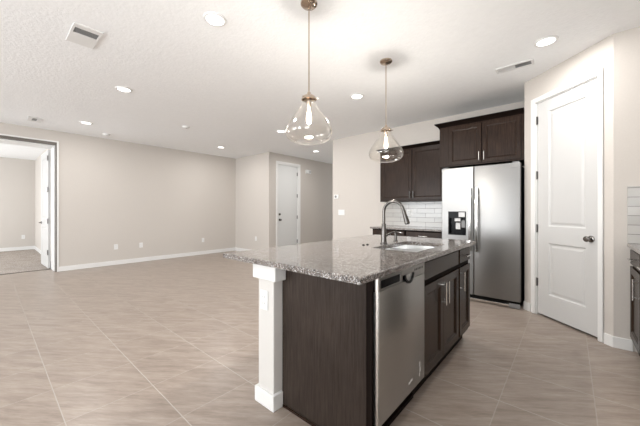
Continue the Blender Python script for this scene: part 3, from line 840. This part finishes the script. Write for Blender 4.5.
# ------------------------------------------------------------------ right-hand run
RX = 0.386
def right_unit(label, y0, y1):
    c = thing('base_cabinet', label, 'cabinet', (0.7, (y0 + y1) / 2, 0), group='range wall base cabinets')
    f = ('-X', RX + 0.019)
    b = MB(); b.box(RX + 0.0195, 1.045, y0, y1, 0.10, SLB - 0.002); b.box(RX + 0.08, 1.045, y0, y1, 0, 0.10); b.build('body', M['wood_in'], c)
    d = slab_front(c, f, y0 + 0.008, y1 - 0.008, 0.745, 0.865, 'drawer'); bar_pull(d, f, (y0 + y1) / 2, 0.80, 0.13, False)
    a = cab_door(c, f, y0 + 0.008, y1 - 0.008, 0.125, 0.725); bar_pull(a, f, y0 + 0.04, 0.60, 0.16)
    return c
right_unit('dark wood base cabinet at the right edge next to the pantry corner', 3.13, 3.592)
right_unit('dark wood base cabinet cut by the right edge, nearer the camera', 2.66, 3.127)
b = MB(); b.box(RX - 0.018, 1.046, 2.64, 3.586, SLB, TOP, 0.004)
tag(b.build('range_worktop', M['granite']), 'granite worktop at the right edge beyond the pantry door', 'worktop')
b = MB(); b.box(0.372, 1.046, 3.5865, 3.5965, TOP, 1.40)
tag(b.build('tile_backsplash', M['subway_r']), 'grey subway tile splashback at the right edge of the view', 'backsplash')

# ------------------------------------------------------------------ pendants
def pendant(label, x, y):
    p = thing('pendant_light', label, 'pendant light', (x, y, CEIL), group='pendants over the island')
    b = MB(); b.lathe([(0, -0.030), (0.008, -0.030), (0.05, -0.024), (0.062, -0.012), (0.063, -0.0005), (0, -0.0005)], (0, 0, 0), 32); b.build('canopy', M['nickel'], p, True, True)
    b = MB(); b.tube([(0, 0, -0.031), (0, 0, -0.665)], 0.0048, 8); b.build('stem', M['nickel'], p, True, True)
    b = MB(); b.lathe([(0, -0.664), (0.009, -0.664), (0.014, -0.672), (0.014, -0.684), (0.026, -0.688), (0.043, -0.696), (0.054, -0.708), (0.056, -0.724), (0.050, -0.7245), (0.044, -0.708), (0, -0.698)], (0, 0, 0), 32)
    cap = b.build('cap', M['nickel'], p, True, True)
    for a in (0.6, 0.6 + 2 * PI / 3, 0.6 + 4 * PI / 3):
        b = MB(); b.tube([(0.0565 * math.cos(a), 0.0565 * math.sin(a), -0.717), (0.070 * math.cos(a), 0.070 * math.sin(a), -0.717)], [0.004, 0.006], 8); b.build('thumb_screw', M['nickel'], cap, True, True)
    b = MB(); b.lathe([(0, -0.6985), (0.017, -0.6985), (0.017, -0.770), (0.014, -0.776), (0, -0.776)], (0, 0, 0), 20); b.build('socket', M['nickel'], p, True, True)
    b = MB(); b.lathe([(0, -0.777), (0.010, -0.777), (0.012, -0.80), (0.017, -0.83), (0.021, -0.862), (0.019, -0.885), (0.011, -0.900), (0, -0.905)], (0, 0, 0), 20)
    b.build('bulb', M['bulb'], p, True, True)
    out = [(0.040, -0.712), (0.046, -0.735), (0.066, -0.775), (0.098, -0.822), (0.136, -0.875), (0.165, -0.922), (0.176, -0.955), (0.170, -0.992), (0.146, -1.020), (0.108, -1.036), (0.100, -1.038)]
    # smooth the outline
    def cr(P, k=4):
        r = []
        for i in range(len(P) - 1):
            p0, p1, p2, p3 = P[max(i - 1, 0)], P[i], P[i + 1], P[min(i + 2, len(P) - 1)]
            for s in range(k):
                t_ = s / k
                r.append(tuple(0.5 * (2 * p1[j] + (p2[j] - p0[j]) * t_ + (2 * p0[j] - 5 * p1[j] + 4 * p2[j] - p3[j]) * t_ ** 2 + (3 * p1[j] - p0[j] - 3 * p2[j] + p3[j]) * t_ ** 3) for j in (0, 1)))
        return r + [P[-1]]
    o = cr(out)
    inn_ = [(r - 0.0028, z + 0.0006) for r, z in o][::-1]
    b = MB(); b.lathe(o + inn_, (0, 0, 0), 48, close=True); b.build('glass_shade', M['glass'], p, True, True)
    l = bpy.data.lights.new('bulb_light', 'POINT'); l.energy = 15; l.color = (1, 0.95, 0.89); l.shadow_soft_size = 0.03
    lo = bpy.data.objects.new('bulb_light', l); COL.objects.link(lo); lo.location = (0, 0, -0.93); lo.parent = p
    return p
pendant('near clear glass pendant light hanging over the post end of the island', -1.473, 1.577)
pendant('far clear glass pendant light hanging in front of the wall cabinets', -1.441, 2.71)

# ------------------------------------------------------------------ ceiling lights, detectors, vents
def can(x, y, label):
    c = thing('ceiling_light', label, 'ceiling light', (x, y, CEIL), group='recessed ceiling lights')
    b = MB(); b.lathe([(0.068, -0.010), (0.072, -0.013), (0.086, -0.010), (0.092, -0.0005), (0.068, -0.0005)], (0, 0, 0), 32, close=True); b.build('trim_ring', M['white'], c, True, True)
    l = bpy.data.lights.new('downlight', 'AREA'); l.shape = 'DISK'; l.size = 0.12; l.energy = CANW; l.color = (1, 0.985, 0.97)
    lo = bpy.data.objects.new('downlight', l); COL.objects.link(lo); lo.location = (0, 0, -0.016); lo.parent = c
    b = MB(); b.lathe([(0, -0.009), (0.06, -0.009), (0.0675, -0.006), (0.0675, -0.001), (0, -0.001)], (0, 0, 0), 32); b.build('diffuser', M['lamp'], c, True, True)
    return c
c0 = can(-2.17, 1.212, 'large round recessed light, nearest one left of the near pendant')
for x, y, lab in ((-4.298, 1.151, 'recessed light between the square vent and the left doorway'),
                  (-0.166, 3.346, 'recessed light above the pantry door, at the right'),
                  (-2.178, 3.282, 'recessed light in the gap between the two pendants'),
                  (-4.256, 3.759, 'recessed light seen just left of the near pendant shade'),
                  (-6.439, 1.152, 'recessed light above the left doorway, next to the smoke detector'),
                  (-4.998, 5.618, 'recessed light in the hallway outside the entry door'),
                  (-6.434, 3.749, 'recessed light close to the far corner of the left wall')):
    dup(c0, (x, y, CEIL), label=lab)
def detector(x, y, label):
    c = thing('smoke_detector', label, 'smoke detector', (x, y, CEIL), group='ceiling detectors')
    b = MB(); b.lathe([(0, -0.034), (0.035, -0.034), (0.05, -0.028), (0.062, -0.012), (0.066, -0.0005), (0, -0.0005)], (0, 0, 0), 28); b.build('housing', M['white'], c, True, True)
    b = MB(); b.lathe([(0.0, -0.0355), (0.012, -0.0355), (0.012, -0.0342), (0, -0.0342)], (0.02, 0, 0), 12); b.build('test_button', M['grey'], c, True, True)
    return c
dd = detector(-7.10, 1.60, 'white smoke detector on the ceiling beside the left wall')
dup(dd, (-5.352, 2.412, CEIL), label='faint white ceiling detector in open ceiling left of the recessed corner light')
# square return vent with a dark slatted slot
v = thing('ceiling_vent', 'square white ceiling vent with grey slatted slot, upper left', 'vent', (-3.255, 0.571, CEIL))
def frame(b, x0, x1, y0, y1, w, z0, z1, bev=0.002):
    b.box(x0, x1, y0, y0 + w, z0, z1, bev); b.box(x0, x1, y1 - w, y1, z0, z1, bev); b.box(x0, x0 + w, y0 + w, y1 - w, z0, z1, bev); b.box(x1 - w, x1, y0 + w, y1 - w, z0, z1, bev)
b = MB(); b.box(-0.185, 0.02, -0.10, 0.10, -0.010, -0.0005, 0.002); b.box(0.12, 0.185, -0.10, 0.10, -0.010, -0.0005, 0.002)
b.box(0.02, 0.12, -0.10, -0.082, -0.010, -0.0005); b.box(0.02, 0.12, 0.082, 0.10, -0.010, -0.0005); b.build('frame', M['white'], v, local=True)
b = MB(); b.box(0.02, 0.12, -0.082, 0.082, -0.003, -0.0005); b.build('opening', M['vent_dark'], v, local=True)
for i in range(6):
    b = MB(); b.box(0.028 + i * 0.016, 0.032 + i * 0.016, -0.081, 0.081, -0.008, -0.0032); b.build('slat', M['grey'], v, local=True)  # grey slats carry the shade of the slot in their colour
v = thing('ceiling_vent', 'small white ceiling vent above the left doorway', 'vent', (-6.87, 0.54, CEIL))
b = MB(); frame(b, -0.16, 0.16, -0.085, 0.085, 0.0545, -0.010, -0.0005); b.build('frame', M['white'], v, local=True)
b = MB(); b.box(-0.132, 0.132, -0.030, 0.030, -0.003, -0.0005); b.build('opening', M['vent_dark'], v, local=True)
for i in range(6):
    b = MB(); b.box(-0.125 + i * 0.046, -0.119 + i * 0.046, -0.029, 0.029, -0.006, -0.0032); b.build('slat', M['grey'], v, local=True)  # slats of the white vent coloured grey for the slot's shade
v = thing('ceiling_vent', 'long two-section white ceiling vent near the pantry corner', 'vent', (-0.452, 3.708, CEIL))
b = MB(); frame(b, -0.168, 0.168, -0.068, 0.068, 0.020, -0.011, -0.0005); b.box(-0.008, 0.008, -0.048, 0.048, -0.011, -0.0005); b.build('frame', M['white'], v, local=True)
b = MB(); b.box(-0.148, -0.008, -0.048, 0.048, -0.003, -0.0005); b.box(0.008, 0.148, -0.048, 0.048, -0.003, -0.0005); b.build('opening', M['vent_dark'], v, local=True)
for i in range(6):
    y = -0.040 + i * 0.016
    b = MB(); b.box(-0.147, -0.009, y - 0.0065, y + 0.0065, -0.008, -0.0035); b.build('slat', M['white'], v, local=True)
    b = MB(); b.box(0.009, 0.147, y - 0.004, y + 0.004, -0.006, -0.0035); b.build('slat', M['grey'], v, local=True)  # this half's slats are greyed to paint its shade

# ------------------------------------------------------------------ outlets, switches, thermostat, chime
def outlet(label, loc, rz, w=0.072, h=0.115, kind='outlet', group='wall outlets', gangs=1):
    """plate in local XZ, facing local -Y"""
    nm = {'outlet': 'electrical_outlet', 'switch': 'light_switch', 'blank': 'wall_plate'}[kind]
    c = thing(nm, label, {'outlet': 'outlet', 'switch': 'light switch', 'blank': 'wall plate'}[kind], loc, rz, group)
    b = MB(); b.box(-w / 2, w / 2, -0.006, -0.0005, -h / 2, h / 2, 0.002); b.build('plate', M['white'], c, local=True)
    if kind == 'outlet':
        for z in (-0.02, 0.02):
            b = MB(); b.box(-0.017, 0.017, -0.008, -0.0062, z - 0.015, z + 0.015, 0.001); s_ = b.build('socket', M['white'], c, local=True)
            b = MB(); b.box(-0.009, -0.006, -0.0086, -0.0081, z - 0.006, z + 0.006); b.box(0.006, 0.009, -0.0086, -0.0081, z - 0.006, z + 0.006); b.build('slots', M['grey'], s_, local=True)
    elif kind == 'switch':
        for i in range(gangs):
            x = (i - (gangs - 1) / 2) * 0.046
            b = MB(); b.box(x - 0.016, x + 0.016, -0.010, -0.0062, -0.033, 0.033, 0.001); b.build('rocker', M['white'], c, local=True)
    return c
R90 = PI / 2
o1 = outlet('wall outlet on the left wall, nearest to the doorway', (WL, 1.874, 0.395), R90)
for y, lab in ((2.364, 'wall outlet on the left wall, middle of three'), (3.868, 'wall outlet on the left wall, nearest to the far corner')):
    dup(o1, (WL, y, 0.39), R90, lab)
dup(o1, (BX, 0.735, 0.40), R90, 'wall outlet on the bedroom wall seen through the left doorway')
dup(o1, (-6.56, 4.88, 0.42), 0, 'wall outlet on the short pale wall left of the entry door')
dup(o1, (-2.19, KY - 0.0105, 1.155), 0, 'outlet plate set in the tiled backsplash behind the faucet')
outlet('white outlet plate on the front of the island post', (-1.425, 1.125, 0.645), 0, 0.072, 0.12)
outlet('wide light switch plate on the pale wall below the thermostat', (-3.70, KY, 1.155), 0, 0.165, 0.115, 'switch', None, 3)
th = thing('thermostat', 'small white thermostat with dark dial on the pale kitchen wall', 'thermostat', (-3.83, KY, 1.495))
b = MB(); b.box(-0.06, 0.06, -0.018, -0.0005, -0.045, 0.045, 0.006, 2); b.build('housing', M['white'], th, local=True)
b = MB(); b.lathe([(0, -0.026), (0.024, -0.026), (0.027, -0.0185), (0, -0.0185)], (-0.012, 0, 0), 20, 'Y'); b.build('dial', M['grey'], th, True, True)
ch = thing('door_chime', 'white door chime box high on the hallway wall by the entry door', 'door chime', (-6.0, 6.38, 2.36), R90)
b = MB(); b.box(-0.11, 0.09, -0.05, -0.0005, -0.055, 0.055, 0.006, 2); b.build('housing', M['white'], ch, local=True)
b = MB(); 
for i in range(4): b.box(0.005 + i * 0.02, 0.013 + i * 0.02, -0.0515, -0.0502, -0.035, 0.035)
b.build('speaker_grille', M['grey'], ch, local=True)
